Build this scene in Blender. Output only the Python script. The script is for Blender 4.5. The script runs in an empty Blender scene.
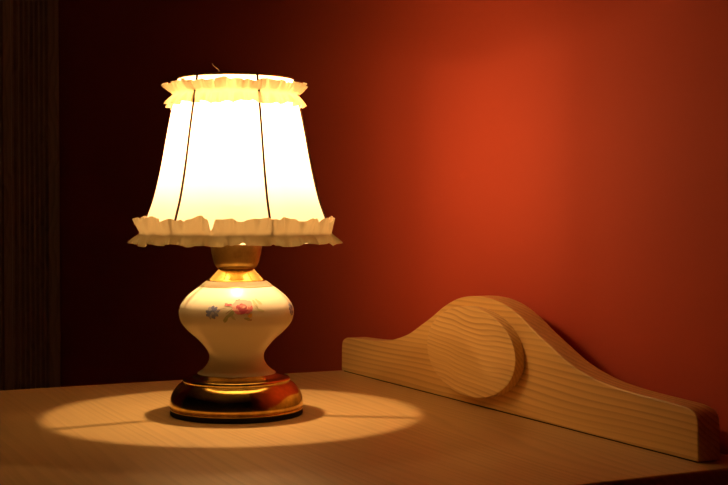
import bpy, bmesh, math, random
from mathutils import Vector, Matrix
random.seed(7)
PI = math.pi
R = math.radians
T = 0.75                      # height of the dresser top
SC = bpy.context.scene

# ---------------------------------------------------------------- camera, world, exposure
cd = bpy.data.cameras.new('camera'); cam = bpy.data.objects.new('camera', cd)
SC.collection.objects.link(cam); SC.camera = cam
cd.sensor_width = 36; cd.lens = 1300 / 728 * 36; cd.clip_start = 0.02
# room axes: X runs along the red wall, Y into it; the view is turned about 64 degrees from the wall's normal
cam.location = (1.4012, -0.6589, T + 0.191)
vd = Vector((-math.cos(R(26.15)) * math.cos(R(1.388)), math.sin(R(26.15)) * math.cos(R(1.388)), -math.sin(R(1.388))))
cam.rotation_euler = vd.to_track_quat('-Z', 'Y').to_euler()

w = bpy.data.worlds.new('night'); SC.world = w; w.use_nodes = True
w.node_tree.nodes['Background'].inputs[0].default_value = (0.9, 0.5, 0.6, 1)
w.node_tree.nodes['Background'].inputs[1].default_value = 0.0008
SC.view_settings.view_transform = 'Standard'; SC.view_settings.look = 'None'
SC.view_settings.gamma = 1; SC.view_settings.exposure = 0.0
SC.view_settings.use_curve_mapping = False
SC.cycles.max_bounces = 12; SC.cycles.transparent_max_bounces = 16
SC.cycles.sample_clamp_indirect = 4; SC.cycles.caustics_reflective = False
SC.cycles.use_denoising = True

BULB_POWER = 4.3
BULB_COLOR = (1.0, 0.62, 0.29)
LX, LY = 0.2509, -0.2279       # where the lamp stands
ZB = 0.270                     # height of the filament above the dresser

# ---------------------------------------------------------------- helpers
def link(o): SC.collection.objects.link(o); return o
def obj(name, bm, mats, parent=None, smooth=True, kind=None):
    if not bm.k: bmesh.ops.recalc_face_normals(bm.b, faces=bm.b.faces)
    me = bpy.data.meshes.new(name); bm.b.to_mesh(me); bm.b.free()
    for m in (mats if isinstance(mats, (list, tuple)) else [mats]): me.materials.append(m)
    if smooth:
        for p in me.polygons: p.use_smooth = True
    o = link(bpy.data.objects.new(name, me))
    if parent: o.parent = parent
    if kind: o['kind'] = kind
    return o
class BM:                      # tiny wrapper so obj() can carry a flag
    def __init__(s, keep=False): s.b = bmesh.new(); s.k = keep
    def __getattr__(s, n): return getattr(s.b, n)
def new(keep=False): return BM(keep)
def thing(name, label, cat, loc=(0, 0, 0)):
    o = link(bpy.data.objects.new(name, None)); o.location = loc; o.empty_display_size = .05
    o['label'] = label; o['category'] = cat; return o
def box(bm, x0, x1, y0, y1, z0, z1, mi=0):
    vs = [bm.verts.new((x, y, z)) for z in (z0, z1) for y in (y0, y1) for x in (x0, x1)]
    for f in ((0, 2, 3, 1), (4, 5, 7, 6), (0, 1, 5, 4), (2, 6, 7, 3), (0, 4, 6, 2), (1, 3, 7, 5)):
        bm.faces.new([vs[i] for i in f]).material_index = mi
def bevel(o, wd, seg=2, ang=40):
    m = o.modifiers.new('edge', 'BEVEL'); m.width = wd; m.segments = seg
    m.limit_method = 'ANGLE'; m.angle_limit = R(ang); m.harden_normals = False
    if o.data.polygons[0].use_smooth: o.modifiers.new('wn', 'WEIGHTED_NORMAL')
    return o
def catmull(pts, n):
    P = [pts[0]] + list(pts) + [pts[-1]]; out = []
    for i in range(1, len(P) - 2):
        for k in range(n):
            t = k / n; q = []
            for c in range(len(P[0])):
                a, b, d, e = P[i-1][c], P[i][c], P[i+1][c], P[i+2][c]
                q.append(.5 * (2*b + (d-a)*t + (2*a-5*b+4*d-e)*t*t + (3*b-a-3*d+e)*t**3))
            out.append(tuple(q))
    out.append(tuple(pts[-1])); return out
def lathe(bm, prof, n=96, fr=None, close=False, mi=0):
    rings = []
    for (r, z) in prof:
        if r < 1e-5: rings.append([bm.verts.new((0, 0, z))]); continue
        rings.append([bm.verts.new(((fr(2*PI*k/n, z, r) if fr else r) * math.cos(2*PI*k/n),
                                    (fr(2*PI*k/n, z, r) if fr else r) * math.sin(2*PI*k/n), z)) for k in range(n)])
    for A, B in zip(rings, rings[1:]):
        for k in range(n):
            j = (k+1) % n
            if len(A) == 1 and len(B) == 1: continue
            if len(A) == 1: f = bm.faces.new((A[0], B[k], B[j]))
            elif len(B) == 1: f = bm.faces.new((A[k], A[j], B[0]))
            else: f = bm.faces.new((A[k], A[j], B[j], B[k]))
            f.material_index = mi
def tube(bm, pts, r, n=8, closed=False):
    pts = [Vector(p) for p in pts]; rings = []; m = len(pts)
    for i, p in enumerate(pts):
        a = pts[(i-1) % m] if closed or i else p; b = pts[(i+1) % m] if closed or i < m-1 else p
        t = (b-a).normalized(); u = t.cross(Vector((0.03, .02, 1))).normalized(); v = u.cross(t).normalized()
        rings.append([bm.verts.new(p + u*r*math.cos(2*PI*k/n) + v*r*math.sin(2*PI*k/n)) for k in range(n)])
    for A, B in (list(zip(rings, rings[1:] + rings[:1])) if closed else list(zip(rings, rings[1:]))):
        for k in range(n): bm.faces.new((A[k], A[(k+1) % n], B[(k+1) % n], B[k]))
    if not closed: bm.faces.new(rings[0]); bm.faces.new(rings[-1])

# ---------------------------------------------------------------- materials
def mat(name, col=(.5, .5, .5), rough=.5, metal=0., **kw):
    m = bpy.data.materials.new(name); m.use_nodes = True
    b = m.node_tree.nodes['Principled BSDF']
    b.inputs['Base Color'].default_value = (*col, 1); b.inputs['Roughness'].default_value = rough
    b.inputs['Metallic'].default_value = metal
    for k, v in kw.items(): b.inputs[k.replace('_', ' ')].default_value = v
    return m
def nd(m, t, **kw):
    n = m.node_tree.nodes.new(t)
    for k, v in kw.items():
        if k in n.inputs: n.inputs[k].default_value = v
        else: setattr(n, k, v)
    return n
def ln(m, a, ao, b, bi): m.node_tree.links.new(a.outputs[ao], b.inputs[bi])

def wood(name, dark, light, rot=(0, 0, 0), scale=(1, 1, 1), bands=60, distort=3.0, rough=.45, mixd=.8, seed=0., dsc=1.):
    """long grain along local X after rotation"""
    m = mat(name, light, rough)
    b = m.node_tree.nodes['Principled BSDF']
    tc = nd(m, 'ShaderNodeTexCoord'); mp = nd(m, 'ShaderNodeMapping')
    mp.inputs['Location'].default_value = (seed, seed * .37, seed * .71)
    mp.inputs['Rotation'].default_value = rot; mp.inputs['Scale'].default_value = scale
    ln(m, tc, 'Object', mp, 'Vector')
    n1 = nd(m, 'ShaderNodeTexNoise', Scale=5.5 * dsc, Detail=2.0, Roughness=.5)
    ln(m, mp, 'Vector', n1, 'Vector')
    sep = nd(m, 'ShaderNodeSeparateXYZ'); ln(m, mp, 'Vector', sep, 'Vector')
    mul = nd(m, 'ShaderNodeMath', operation='MULTIPLY'); mul.inputs[1].default_value = bands
    add0 = nd(m, 'ShaderNodeMath', operation='ADD'); ln(m, sep, 'Z', add0, 0); ln(m, sep, 'Y', add0, 1)
    ln(m, add0, 0, mul, 0)
    m2 = nd(m, 'ShaderNodeMath', operation='MULTIPLY'); m2.inputs[1].default_value = distort * 6
    ln(m, n1, 'Fac', m2, 0)
    ad = nd(m, 'ShaderNodeMath', operation='ADD'); ln(m, mul, 0, ad, 0); ln(m, m2, 0, ad, 1)
    fr = nd(m, 'ShaderNodeMath', operation='FRACT'); ln(m, ad, 0, fr, 0)
    rp = nd(m, 'ShaderNodeValToRGB'); e = rp.color_ramp.elements
    e[0].position = 0; e[0].color = (0, 0, 0, 1); e[1].position = 1; e[1].color = (0, 0, 0, 1)
    q = e.new(.45); q.color = (.25, .25, .25, 1); q = e.new(.82); q.color = (1, 1, 1, 1)
    ln(m, fr, 0, rp, 'Fac')
    # fine fibre streaks
    mp2 = nd(m, 'ShaderNodeMapping'); mp2.inputs['Scale'].default_value = (12, 260, 260)
    ln(m, mp, 'Vector', mp2, 'Vector')
    n2 = nd(m, 'ShaderNodeTexNoise', Scale=1.0, Detail=3.0); ln(m, mp2, 'Vector', n2, 'Vector')
    n3 = nd(m, 'ShaderNodeTexNoise', Scale=1.0, Detail=3.0)
    a1 = nd(m, 'ShaderNodeMath', operation='MULTIPLY_ADD'); a1.inputs[1].default_value = .8; a1.inputs[2].default_value = -.3
    ln(m, n2, 'Fac', a1, 0)
    a2 = nd(m, 'ShaderNodeMath', operation='MULTIPLY'); a2.inputs[1].default_value = mixd
    am = nd(m, 'ShaderNodeMapRange'); am.inputs['From Min'].default_value = .38; am.inputs['From Max'].default_value = .62
    am.inputs['To Min'].default_value = .45; am.inputs['To Max'].default_value = 1.1
    mp3 = nd(m, 'ShaderNodeMapping'); mp3.inputs['Scale'].default_value = (3, 22, 22); ln(m, mp, 'Vector', mp3, 'Vector')
    ln(m, mp3, 'Vector', n3, 'Vector'); ln(m, n3, 'Fac', am, 0)
    am2 = nd(m, 'ShaderNodeMath', operation='MULTIPLY'); ln(m, am, 0, am2, 0); ln(m, rp, 'Color', am2, 1)
    ln(m, am2, 0, a2, 0)
    a3 = nd(m, 'ShaderNodeMath', operation='ADD', use_clamp=True); ln(m, a1, 0, a3, 0); ln(m, a2, 0, a3, 1)
    mx = nd(m, 'ShaderNodeMixRGB'); mx.inputs[1].default_value = (*light, 1); mx.inputs[2].default_value = (*dark, 1)
    ln(m, a3, 0, mx, 0); ln(m, mx, 0, b, 'Base Color')
    bp = nd(m, 'ShaderNodeBump', Strength=.12, Distance=.0006); ln(m, a3, 0, bp, 'Height'); ln(m, bp, 0, b, 'Normal')
    return m

PINE = wood('pine_board', (.58, .30, .09), (.92, .61, .21), scale=(.2, 1, 1), bands=170, distort=1.1, rough=.42, mixd=.75, dsc=1.6)
PINE_D = wood('pine_disc', (.56, .28, .09), (.96, .67, .26), rot=(0, R(-7), 0), scale=(.5, 1, 1), bands=230, distort=1.0, rough=.4, mixd=.7, seed=3, dsc=2.2)
TOP = wood('honey_top', (.40, .235, .085), (.64, .42, .17), rot=(0, 0, R(0)), scale=(.15, 1, 1), bands=100, distort=3.2, rough=.36, mixd=.4, seed=1.3)
CASE = wood('honey_case', (.30, .14, .05), (.52, .29, .11), scale=(.3, 1, 1), bands=90, distort=1.5, rough=.45, mixd=.6, seed=5)
DARKW = wood('dark_casing', (.30, .15, .09), (.55, .29, .18), rot=(0, R(90), 0), scale=(.3, 1, 1), bands=60, distort=1, rough=.5, mixd=.6)

def wall_mat():
    m = mat('red_paint', (.56, .10, .032), .75)
    b = m.node_tree.nodes['Principled BSDF']; b.inputs['Specular IOR Level'].default_value = .25
    tc = nd(m, 'ShaderNodeTexCoord')
    n = nd(m, 'ShaderNodeTexNoise', Scale=90.0, Detail=4.0); ln(m, tc, 'Object', n, 'Vector')
    n2 = nd(m, 'ShaderNodeTexNoise', Scale=1.8, Detail=2.0); ln(m, tc, 'Object', n2, 'Vector')
    mx = nd(m, 'ShaderNodeMixRGB'); mx.inputs[1].default_value = (.56, .076, .036, 1); mx.inputs[2].default_value = (.64, .094, .046, 1)
    ln(m, n2, 'Fac', mx, 0); ln(m, mx, 0, b, 'Base Color')
    bp = nd(m, 'ShaderNodeBump', Strength=.12, Distance=.001); ln(m, n, 'Fac', bp, 'Height'); ln(m, bp, 0, b, 'Normal')
    return m
RED = wall_mat()
CEIL = mat('ceiling_paint', (.6, .5, .42), .9)
FLOOR = wood('floor_boards', (.10, .045, .02), (.2, .1, .045), scale=(.3, 1, 1), bands=30, distort=1, rough=.5)
BRASS = mat('brass', (.78, .46, .13), .12, 1.0)
def aged(m, d, l, s):
    b = m.node_tree.nodes['Principled BSDF']; tc = nd(m, 'ShaderNodeTexCoord')
    n = nd(m, 'ShaderNodeTexNoise', Scale=s, Detail=5.0, Roughness=.65); ln(m, tc, 'Object', n, 'Vector')
    rp = nd(m, 'ShaderNodeValToRGB'); e = rp.color_ramp.elements
    e[0].position = .32; e[0].color = (*d, 1); e[1].position = .6; e[1].color = (*l, 1)
    ln(m, n, 'Fac', rp, 'Fac'); ln(m, rp, 'Color', b, 'Base Color')
    mr = nd(m, 'ShaderNodeMapRange'); mr.inputs['To Min'].default_value = b.inputs['Roughness'].default_value * 1.8
    mr.inputs['To Max'].default_value = b.inputs['Roughness'].default_value * .7
    ln(m, n, 'Fac', mr, 0); ln(m, mr, 0, b, 'Roughness')
aged(BRASS, (.50, .30, .07), (.88, .62, .16), 60)
SATIN = mat('satin_brass', (.74, .47, .16), .3, 1.0); aged(SATIN, (.36, .20, .055), (.62, .40, .11), 40)
GILT = mat('gilt_line', (.62, .42, .12), .35, .6)
PORC = mat('porcelain', (.72, .66, .49), .36, 0, Coat_Weight=.08, Coat_Roughness=.3, Specular_IOR_Level=.35)
FELT = mat('black_felt', (.01, .008, .007), .95)
SEAM = mat('seam_piping', (.06, .025, .008), .8)
WIRE = mat('shade_wire', (.45, .30, .12), .35, .9)
SOCK = mat('socket_plastic', (.10, .07, .04), .4)
GAP = mat('dark_joint', (.03, .014, .006), .9)

def cloth(name, diff, trans, thru, kd=.3, bump=0., sc=1.):
    """thin woven fabric: part diffuse, part translucent, part open weave"""
    m = bpy.data.materials.new(name); m.use_nodes = True; nt = m.node_tree; nt.nodes.clear()
    o = nd(m, 'ShaderNodeOutputMaterial')
    d = nd(m, 'ShaderNodeBsdfDiffuse'); d.inputs[0].default_value = (*diff, 1)
    t = nd(m, 'ShaderNodeBsdfTranslucent'); t.inputs[0].default_value = (*trans, 1)
    x = nd(m, 'ShaderNodeBsdfTransparent'); x.inputs[0].default_value = (1, .95, .86, 1)
    a = nd(m, 'ShaderNodeMixShader'); a.inputs[0].default_value = 1 - kd; ln(m, d, 0, a, 1); ln(m, t, 0, a, 2)
    b = nd(m, 'ShaderNodeMixShader'); b.inputs[0].default_value = thru; ln(m, a, 0, b, 1); ln(m, x, 0, b, 2)
    ln(m, b, 0, o, 0)
    return m
SHADE = cloth('shade_fabric', (.92, .84, .70), (.86, .745, .64), .17, kd=.34)
FRILL = cloth('frill_fabric', (.66, .53, .34), (.40, .34, .20), .0, kd=.5)
ADDED_HEM = cloth('added_hem_fabric', (.85, .75, .6), (.8, .7, .5), .0, kd=.4)  # pale cloth of the added lip that trims the light pool

def glass():
    m = bpy.data.materials.new('bulb_glass'); m.use_nodes = True; nt = m.node_tree; nt.nodes.clear()
    o = nd(m, 'ShaderNodeOutputMaterial'); g = nd(m, 'ShaderNodeBsdfGlossy', Roughness=.03)
    x = nd(m, 'ShaderNodeBsdfTransparent'); a = nd(m, 'ShaderNodeMixShader'); a.inputs[0].default_value = .06
    ln(m, x, 0, a, 1); ln(m, g, 0, a, 2); ln(m, a, 0, o, 0); return m
GLASS = glass()
FILA = mat('filament', (1, .7, .4), .5); fb = FILA.node_tree.nodes['Principled BSDF']
fb.inputs['Emission Color'].default_value = (1, .7, .35, 1); fb.inputs['Emission Strength'].default_value = 30
def paint(name, c): return mat(name, c, .25, 0, Coat_Weight=.4)

# ---------------------------------------------------------------- the room
WY = 0.050                      # face of the red wall
XB = -1.688                     # face of the far wall beside the doorway
b = new(); box(b, XB - .12, 2.6, WY, WY + .12, 0, 2.5); obj('wall_right', b, RED, smooth=False, kind='structure')
b = new(); box(b, XB - .12, XB, -2.6, WY, 2.1, 2.5); box(b, XB - .12, XB, -2.6, -1.06, 0, 2.1)
obj('wall_back', b, RED, smooth=False, kind='structure')
b = new(); box(b, XB - .12, 2.6, -2.6, WY + .12, -.05, 0); obj('floor', b, FLOOR, smooth=False, kind='structure')
b = new(); box(b, XB - .12, 2.6, -2.6, WY + .12, 2.5, 2.55); obj('ceiling', b, CEIL, smooth=False, kind='structure')

# fluted door casing at the far end of the wall, and the door beside it
prof = []                       # (y, depth) across the casing
yR, yL = WY - .002, WY - .150
prof += [(yR, .0), (yR, .024), (yR - .002, .026), (yR - .026, .026)]
y = yR - .028
for k in range(6):
    wk = .0115
    prof += [(y, .024), (y - wk * .2, .012), (y - wk * .5, .012), (y - wk * .8, .026)]
    y -= wk
prof += [(y - .002, .024), (y - .006, .012), (y - .011, .012), (y - .014, .023), (y - .032, .023), (y - .035, .010), (y - .040, .010), (y - .043, .020), (y - .062, .020), (y - .064, .0)]
y -= .05
yE = y - .014
b = new()
A = [b.verts.new((XB + d, yy, 0)) for yy, d in prof]; B = [b.verts.new((XB + d, yy, 2.12)) for yy, d in prof]
for i in range(len(A) - 1): b.faces.new((A[i], A[i+1], B[i+1], B[i]))
b.faces.new(A); b.faces.new(B); b.faces.new((A[0], B[0], B[-1], A[-1]))
obj('trim_1', b, DARKW, smooth=False, kind='structure')
b = new()
box(b, XB - .06, XB - .004, -1.06, yE - .006, 0.005, 2.1)
for (z0, z1) in ((.15, .95), (1.05, 1.95)):        # raised panels with rails around them
    box(b, XB - .006, XB + .006, -.96, yE - .11, z0, z1)
box(b, XB - .006, XB + .010, yE - .062, yE - .008, .005, 2.1)
box(b, XB - .006, XB + .010, -1.06, -.99, .005, 2.1)
door = obj('door_1', b, DARKW, smooth=False, kind='structure')
b = new(); lathe(b, [(0, 0), (.024, 0), (.024, .006), (.010, .008), (.009, .03), (.02, .036), (.026, .048), (.02, .06), (0, .063)], 32)
kn = obj('door_handle', b, SATIN, door); kn.location = (XB + .010, -1.025, 1.0); kn.rotation_euler = (0, R(90), 0)

# ---------------------------------------------------------------- dresser
X0, X1, Y0, Y1 = -.009, .6570, -.56, .046
dr = thing('dresser', 'honey pine dresser with a curved gallery board and raised oval medallion against the red wall', 'dresser', (0, 0, 0))
b = new(); box(b, X0, X1, Y0, Y1, T - .024, T)
bevel(obj('tabletop', b, TOP, dr), .0025, 3)
b = new()
box(b, X0 + .018, X0 + .038, Y0 + .03, Y1 - .01, .06, T - .0235)
box(b, X1 - .038, X1 - .018, Y0 + .03, Y1 - .01, .06, T - .0235)
box(b, X0 + .038, X1 - .038, Y1 - .02, Y1 - .01, .06, T - .0235)
box(b, X0 + .038, X1 - .038, Y0 + .03, Y1 - .02, .06, .08)
for z in (.285, .505): box(b, X0 + .038, X1 - .038, Y0 + .03, Y1 - .02, z, z + .018)
obj('carcass', b, CASE, dr, smooth=False)
b = new(); box(b, X0 + .03, X1 - .03, Y0 + .045, Y1 - .015, 0, .061); obj('plinth', b, CASE, dr, smooth=False)
for z0, z1 in ((.072, .290), (.294, .508), (.512, .722)):
    b = new(); box(b, X0 + .021, X1 - .021, Y0 + .008, Y0 + .0295, z0, z1)
    d = bevel(obj('drawer', b, CASE, dr), .003, 2)
    for x in (X0 + .17, X1 - .17):
        b = new(); lathe(b, [(0, 0), (.009, 0), (.008, .008), (.015, .016), (.017, .022), (.012, .028), (0, .030)], 28)
        k = obj('knob', b, PINE, d); k.location = (x, Y0 + .008, (z0 + z1) / 2); k.rotation_euler = (R(90), 0, 0)

# curved gallery board: outline in (x, z) above the top, symmetric about x = .315
half = [(-.315, .0008), (-.3145, .026), (-.3125, .0345), (-.305, .0392), (-.293, .0408), (-.266, .0418), (-.232, .0432), (-.198, .0462), (-.172, .0508),
        (-.146, .0580), (-.121, .0685), (-.096, .0795), (-.072, .0912), (-.048, .1000), (-.024, .1046), (0, .1058)]
hs = catmull(half[1:], 9); out = [half[0]] + hs
out = [(x * 1.0085, z * 1.018) for x, z in out]
out = [(x + .3158, z) for x, z in out] + [(.3158 - x, z) for x, z in reversed(out[:-1])]
def extrude_y(bm, poly, y0, y1):
    A = [bm.verts.new((x, y0, z)) for x, z in poly]; B = [bm.verts.new((x, y1, z)) for x, z in poly]
    n = len(A)
    bm.faces.new(A); bm.faces.new(B)
    for i in range(n): bm.faces.new((A[i], A[(i+1) % n], B[(i+1) % n], B[i]))
b = new(); extrude_y(b, out, 0, .0215)
bo = obj('gallery_board', b, PINE, dr, smooth=False); bo.location = (0, 0, T); bevel(bo, .0012, 2, 50)
b = new(); box(b, .002, .6295, .0012, .0205, T - .001, T + .0012); obj('joint_strip', b, GAP, dr, smooth=False)
b = new(); N = 200
extrude_y(b, [(.0837 * math.cos(2*PI*k/N), .0441 * math.sin(2*PI*k/N)) for k in range(N)], -.0105, .0)
di = obj('oval_medallion', b, PINE_D, bo, smooth=False); di.location = (.3115, 0, .0538); bevel(di, .0010, 2, 50)

# ---------------------------------------------------------------- lamp
lamp = thing('table_lamp', 'lit table lamp with flowered cream porcelain body, brass foot and frilled cream shade', 'lamp', (LX, LY, T))
VA = math.atan2(cam.location.y - LY, cam.location.x - LX)     # the flowered side of the lamp is turned this way

b = new(); lathe(b, [(0, .0001), (.0615, .0001), (.0622, .001), (.0622, .0046), (.058, .005), (0, .005)], 96)
obj('felt_pad', b, FELT, lamp)
foot = catmull([(.0600, .0046), (.0622, .0050), (.0623, .0064), (.0612, .0072)], 4) + \
       catmull([(.0612, .0073), (.0624, .0082), (.0626, .0110), (.0617, .0165), (.0598, .0212), (.0567, .0256), (.0540, .0284), (.0514, .0303)], 7) + \
       catmull([(.0500, .0304), (.0504, .0328), (.0490, .0346), (.0455, .0352)], 4) + \
       catmull([(.0440, .0352), (.0415, .0362), (.0395, .0376), (.0370, .0386), (.0360, .0388)], 4)
b = new(); lathe(b, [(0, .0046)] + foot + [(.02, .0388)], 128); obj('brass_foot', b, BRASS, lamp)

body = catmull([(.0368, .0386), (.0362, .0394), (.0318, .0425), (.0278, .0470), (.0256, .0530), (.0270, .0595), (.0345, .0690), (.0450, .0785), (.0512, .0860),
                (.0536, .0930), (.0536, .0990), (.0512, .1048), (.0465, .1108), (.0405, .1160), (.0352, .1198), (.0330, .1212)], 8)
body += [(.0328, .1216), (.0324, .1224), (.0298, .1244), (.0268, .1262)]
def lobes(th, z, r):
    k = max(0, 1 - abs(z - .075) / .03)
    return r * (1 - .018 * k * (.5 + .5 * math.cos(8 * (th - VA) + PI)) )
b = new(); lathe(b, body + [(.02, .1262)], 128, lobes)
pb = obj('porcelain_body', b, PORC, lamp)
def rad(z):
    for (r0, z0), (r1, z1) in zip(body, body[1:]):
        if z0 <= z <= z1: return r0 + (r1 - r0) * (z - z0) / max(1e-9, z1 - z0)
    return .03
def on_body(u, v, off):         # u along the surface (m), v = height
    r = rad(v); th = VA + u / .050
    return Vector(((r + off) * math.cos(th), (r + off) * math.sin(th), v))
for z, off in ((.1208, .0002),):
    b = new(); tube(b, [((rad(z) + off) * math.cos(2*PI*k/96), (rad(z) + off) * math.sin(2*PI*k/96), z) for k in range(96)], .0004, 6, True)
    obj('gilt_line', b, GILT, pb)

def blob(bm, u, v, ru, rv, ang, off, mi, wob=.12, n=18):
    ca, sa = math.cos(ang), math.sin(ang); c = bm.verts.new(on_body(u, v, off)); ring = []; mid = []
    ph = random.random() * 6
    for k in range(n):
        t = 2*PI*k/n; s = 1 + wob * math.sin(3*t + ph) + wob * .6 * math.sin(5*t + ph*2)
        x, y = ru * s * math.cos(t), rv * s * math.sin(t)
        ring.append(bm.verts.new(on_body(u + x*ca - y*sa, v + x*sa + y*ca, off)))
        mid.append(bm.verts.new(on_body(u + .5*(x*ca - y*sa), v + .5*(x*sa + y*ca), off)))
    for k in range(n):
        j = (k+1) % n
        bm.faces.new((c, mid[k], mid[j])).material_index = mi
        bm.faces.new((mid[k], ring[k], ring[j], mid[j])).material_index = mi
FL = [paint('rose_light', (.80, .42, .36)), paint('rose_mid', (.66, .20, .20)), paint('rose_deep', (.48, .09, .13)),
      paint('leaf_green', (.42, .42, .20)), paint('leaf_pale', (.58, .54, .30)), paint('flower_blue', (.22, .24, .40)),
      paint('flower_blue_pale', (.42, .42, .48)), paint('bud_yellow', (.80, .50, .10)), paint('stem', (.45, .32, .18))]
def spray(name, cu):            # one painted spray centred at surface offset cu
    b = new(); px = .00106
    def B(x, y, rx, ry, ang, lay, mi, **k):    # x, y measured from the spray's middle, in picture-size units of 0.94 mm
        blob(b, cu + x*px, .1036 + y*px, rx*px, ry*px, R(ang), .00015 + lay*.00008, mi, **k)
    # rose
    B(3, .8, 8.2, 6.0, 5, 1, 1, wob=.10)
    B(2, 4.2, 5.5, 2.6, 12, 2, 0); B(8.2, 2.8, 3.6, 3.0, 60, 2, 0); B(-3.2, 2.2, 3.0, 2.0, 30, 2, 0)
    B(-2.0, -1.4, 3.2, 1.9, -30, 2, 0); B(4, -3.2, 4.8, 2.0, 5, 3, 2); B(9.2, -1.2, 2.6, 2.0, 80, 2, 1)
    B(3, .5, 3.8, 2.8, 20, 3, 2); B(3.5, 1.2, 2.6, 1.7, 10, 4, 1); B(4.4, .6, 1.4, .8, 20, 5, 0)
    B(-.8, -3.9, 2.6, 1.3, -25, 3, 1); B(7.4, -3.6, 2.4, 1.2, 30, 4, 1); B(-1.0, 1, 1.6, 1.0, 60, 4, 2)
    B(-8.4, 2.4, 3.2, .9, 4, 2, 2); B(-10.4, 3.0, 1.4, 1.0, 0, 2, 1)
    # yellow bud and little leaves to the right
    B(9.2, -6.6, 2.2, 1.5, 50, 2, 7); B(7.0, -9.6, 2.8, 1.2, -20, 1, 3); B(9.5, -10.4, 1.2, .8, 0, 1, 8)
    B(14.5, 3.2, 3.6, 1.3, 118, 1, 4); B(18.2, 4.6, 3.4, 1.3, 135, 1, 4); B(17.8, -2.4, 4.0, 1.2, -18, 1, 4); B(15.2, .6, 4.5, .35, -60, 1, 8)
    # leaves below left
    B(-6.0, -5.0, 3.6, 1.7, 50, 1, 3); B(-10.0, -9.2, 3.8, 1.5, 62, 1, 3); B(-4.4, -8.2, 2.6, 1.1, -50, 1, 4); B(-7.2, -2.4, 4.4, .35, 40, 1, 8)
    B(-15, -1.2, 5.0, .35, 10, 1, 8)
    # blue flower
    for k in range(9):
        t = 2*PI*k/9 + .2
        B(-21.5 + 3.8*math.cos(t), -4.0 + 3.8*math.sin(t), 2.1, 1.5, math.degrees(t), 1 + k % 2, 5 if k % 3 else 6)
    B(-21.5, -4.0, 2.4, 2.3, 0, 3, 5); B(-21.0, -4.6, 1.5, 1.2, 0, 4, 6); B(-16.4, -2.6, 1.6, .7, 20, 1, 5)
    return obj(name, b, FL, pb)
s1 = spray('painted_flowers', .0018)
s2 = spray('painted_flowers', .050 * R(98)); s3 = spray('painted_flowers', -.050 * R(104))

b = new(); lathe(b, catmull([(.0278, .1258), (.0272, .1268), (.0245, .1292), (.0205, .1330), (.0172, .1364), (.0165, .1374)], 5), 96)
obj('brass_cone', b, BRASS, lamp)
b = new(); lathe(b, [(.012, .1374)] + catmull([(.0165, .1372), (.0182, .1380), (.0196, .1396), (.0212, .1430), (.0226, .1490), (.0238, .1550), (.0246, .1610), (.0247, .1618)], 4) + [(.0235, .1620), (.0, .1620)], 96)
obj('brass_cup', b, SATIN, lamp)
# lamp holder and bulb
b = new(); lathe(b, [(.0, .1620), (.0145, .1620), (.0145, .1640), (.0138, .1650), (.0138, .1960), (.0128, .1975), (.011, .1975)], 48)
obj('lamp_holder', b, SOCK, lamp)
bg = new(); lathe(bg, catmull([(.0120, .1976), (.0128, .2040), (.0150, .2120), (.0200, .2250), (.0255, .2400), (.0285, .2560), (.0285, .2700), (.0250, .2840), (.0170, .2935), (.0080, .2970), (0, .2975)], 4), 48)
bu = obj('light_bulb', bg, GLASS, lamp)
b = new(); tube(b, [(.010*math.cos(t), .010*math.sin(t), ZB + .0008*math.sin(9*t)) for t in [R(-140 + 280*k/24) for k in range(25)]], .0004, 6)
obj('filament', b, FILA, bu)
ld = bpy.data.lights.new('bulb_light', 'POINT'); ld.energy = BULB_POWER; ld.color = BULB_COLOR; ld.shadow_soft_size = .005
lo = link(bpy.data.objects.new('bulb_light', ld)); lo.parent = lamp; lo.location = (.0010, .0018, ZB)

# shade: bell curve, six fabric panels pulled in between the wires
SP = catmull([(.0890, .1670), (.0836, .1840), (.0778, .2005), (.0731, .2190), (.0690, .2385), (.0638, .2667), (.0582, .2940), (.0540, .3145)], 8)
seam0 = VA + R(20.5)
def pull(th, z, r):
    p = .5 - .5 * math.cos(6 * (th - seam0)); k = math.sin(PI * min(1, max(0, (z - .167) / .1475)))
    return r * (1 - .022 * k * p - .004 * p)
sh = new(keep=True); lathe(sh, SP, 192, pull)
shade = obj('lamp_shade', sh, SHADE, lamp)
def shade_pt(th, z, off=0):
    for (r0, z0), (r1, z1) in zip(SP, SP[1:]):
        if z0 <= z <= z1 + 1e-9:
            r = r0 + (r1 - r0) * (z - z0) / (z1 - z0); break
    r = pull(th, z, r) + off; return (r * math.cos(th), r * math.sin(th), z)
for i in range(6):
    th = seam0 + i * PI / 3
    b = new(); tube(b, [shade_pt(th, .1675 + .1465 * k / 30, .0006) for k in range(31)], .0012, 6); obj('seam', b, SEAM, shade)
for rr, z in ((.0536, .3142), (.0887, .1678)):
    b = new(); tube(b, [(rr * math.cos(2*PI*k/96), rr * math.sin(2*PI*k/96), z) for k in range(96)], .0011, 8, True)
    obj('shade_ring', b, WIRE, shade)
# spider: three arms from the lamp holder to the lower ring
b = new(); tube(b, [(.0158 * math.cos(2*PI*k/48), .0158 * math.sin(2*PI*k/48), .1650) for k in range(48)], .0013, 8, True)
obj('spider_ring', b, WIRE, shade)
for wa in (211, 351, 91):
    dx, dy = math.cos(R(wa)), math.sin(R(wa))            # direction as seen in camera-aligned axes
    X = dx * math.sin(R(26.15)) - dy * math.cos(R(26.15)); Y = dx * math.cos(R(26.15)) + dy * math.sin(R(26.15))
    b = new(); tube(b, [(X * r, Y * r, .1650 + .003 * (r - .0158) / .0735) for r in (.0158, .04, .065, .0885)], .0014, 8)
    obj('spider_arm', b, WIRE, shade)
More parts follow.
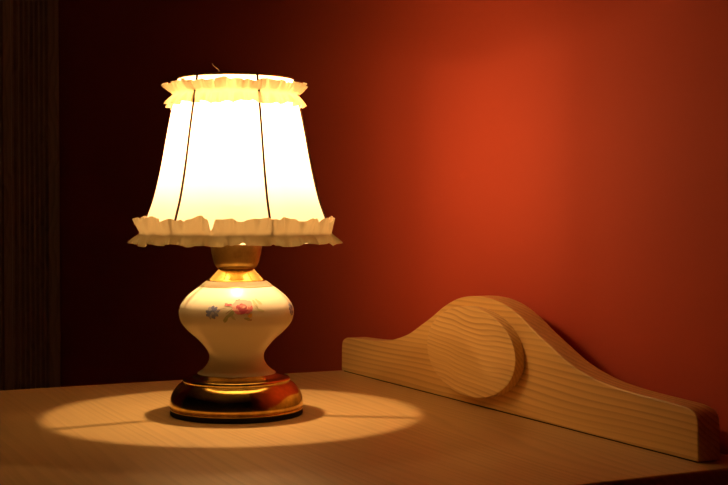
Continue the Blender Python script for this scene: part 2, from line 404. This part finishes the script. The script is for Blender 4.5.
# turned-in lip added below the lower ring, sized to narrow the light pool
b = new(keep=True); lathe(b, catmull([(.0890, .1672), (.0860, .1635), (.0800, .1616), (.0710, .1610)], 5), 128)
obj('added_hem', b, ADDED_HEM, shade)

def noise1(seed, comps):
    rnd = random.Random(seed); cs = [(f, a, rnd.random() * 2 * PI) for f, a in comps]
    return lambda th: sum(a * math.sin(f * th + p) for f, a, p in cs)
def frill(name, r0, z0, zu, ru, zd, rd, amp, seed, n=640):
    """gathered strip stitched along its middle, flaring out above and below"""
    gu = noise1(seed, [(13, .45), (23, .45), (37, .38), (7, .35), (61, .22), (97, .16)])
    gd = noise1(seed + 1, [(11, .4), (22, .5), (35, .38), (6, .35), (57, .22), (89, .16)])
    hu = noise1(seed + 2, [(9, .5), (21, .45), (38, .25)]); hd = noise1(seed + 3, [(8, .5), (19, .45), (35, .25)])
    rnd = random.Random(seed + 9)
    def notches(cnt):
        cs = [(rnd.random() * 2 * PI, .02 + .03 * rnd.random(), .3 + .6 * rnd.random()) for _ in range(cnt)]
        return lambda th: sum(h * max(0, 1 - abs((th - c + PI) % (2 * PI) - PI) / wd) for c, wd, h in cs)
    nu, ndn = notches(16), notches(14)
    rows = [-1, -.8, -.6, -.4, -.2, 0, .2, .4, .6, .8, 1]; bm = new(keep=True); rings = []
    for v in rows:
        ring = []
        for k in range(n):
            th = 2*PI*k/n; a = abs(v)
            if v >= 0:
                s = math.sin(a * 1.35) / math.sin(1.35)
                r = r0 + (ru - r0) * s + amp * a ** 1.1 * gu(th); z = z0 + (zu - z0) * a * (1 + .16 * hu(th) - .35 * nu(th)) - .15 * amp * a * gu(th)
                tw = .012 * a * gd(th)
            else:
                s = math.sin(a * 1.35) / math.sin(1.35)
                r = r0 + (rd - r0) * s + amp * a ** 1.1 * gd(th); z = z0 + (zd - z0) * a * (1 + .16 * hd(th) - .25 * ndn(th)) + .15 * amp * a * gd(th)
                tw = .012 * a * gu(th)
            t2 = th + tw
            ring.append(bm.verts.new((r * math.cos(t2), r * math.sin(t2), z)))
        rings.append(ring)
    for A, B in zip(rings, rings[1:]):
        for k in range(n): bm.faces.new((A[k], A[(k+1) % n], B[(k+1) % n], B[k]))
    return obj(name, bm, FRILL, shade)
frill('frill', .0900, .1700, .1840, .0918, .1605, .0962, .0032, 11)
frill('frill', .0582, .2995, .3090, .0655, .2885, .0632, .0040, 29)
# a stray thread standing up from the rim
tx = VA + R(-17)
b = new(); p0 = Vector((.054 * math.cos(tx), .054 * math.sin(tx), .3145))
tube(b, [p0 + Vector((.002*math.sin(s*3), .003*math.sin(s*4 + 1) - .0025, .0085 * s)) for s in [k/10 for k in range(11)]], .00013, 5)
obj('loose_thread', b, FRILL, shade)
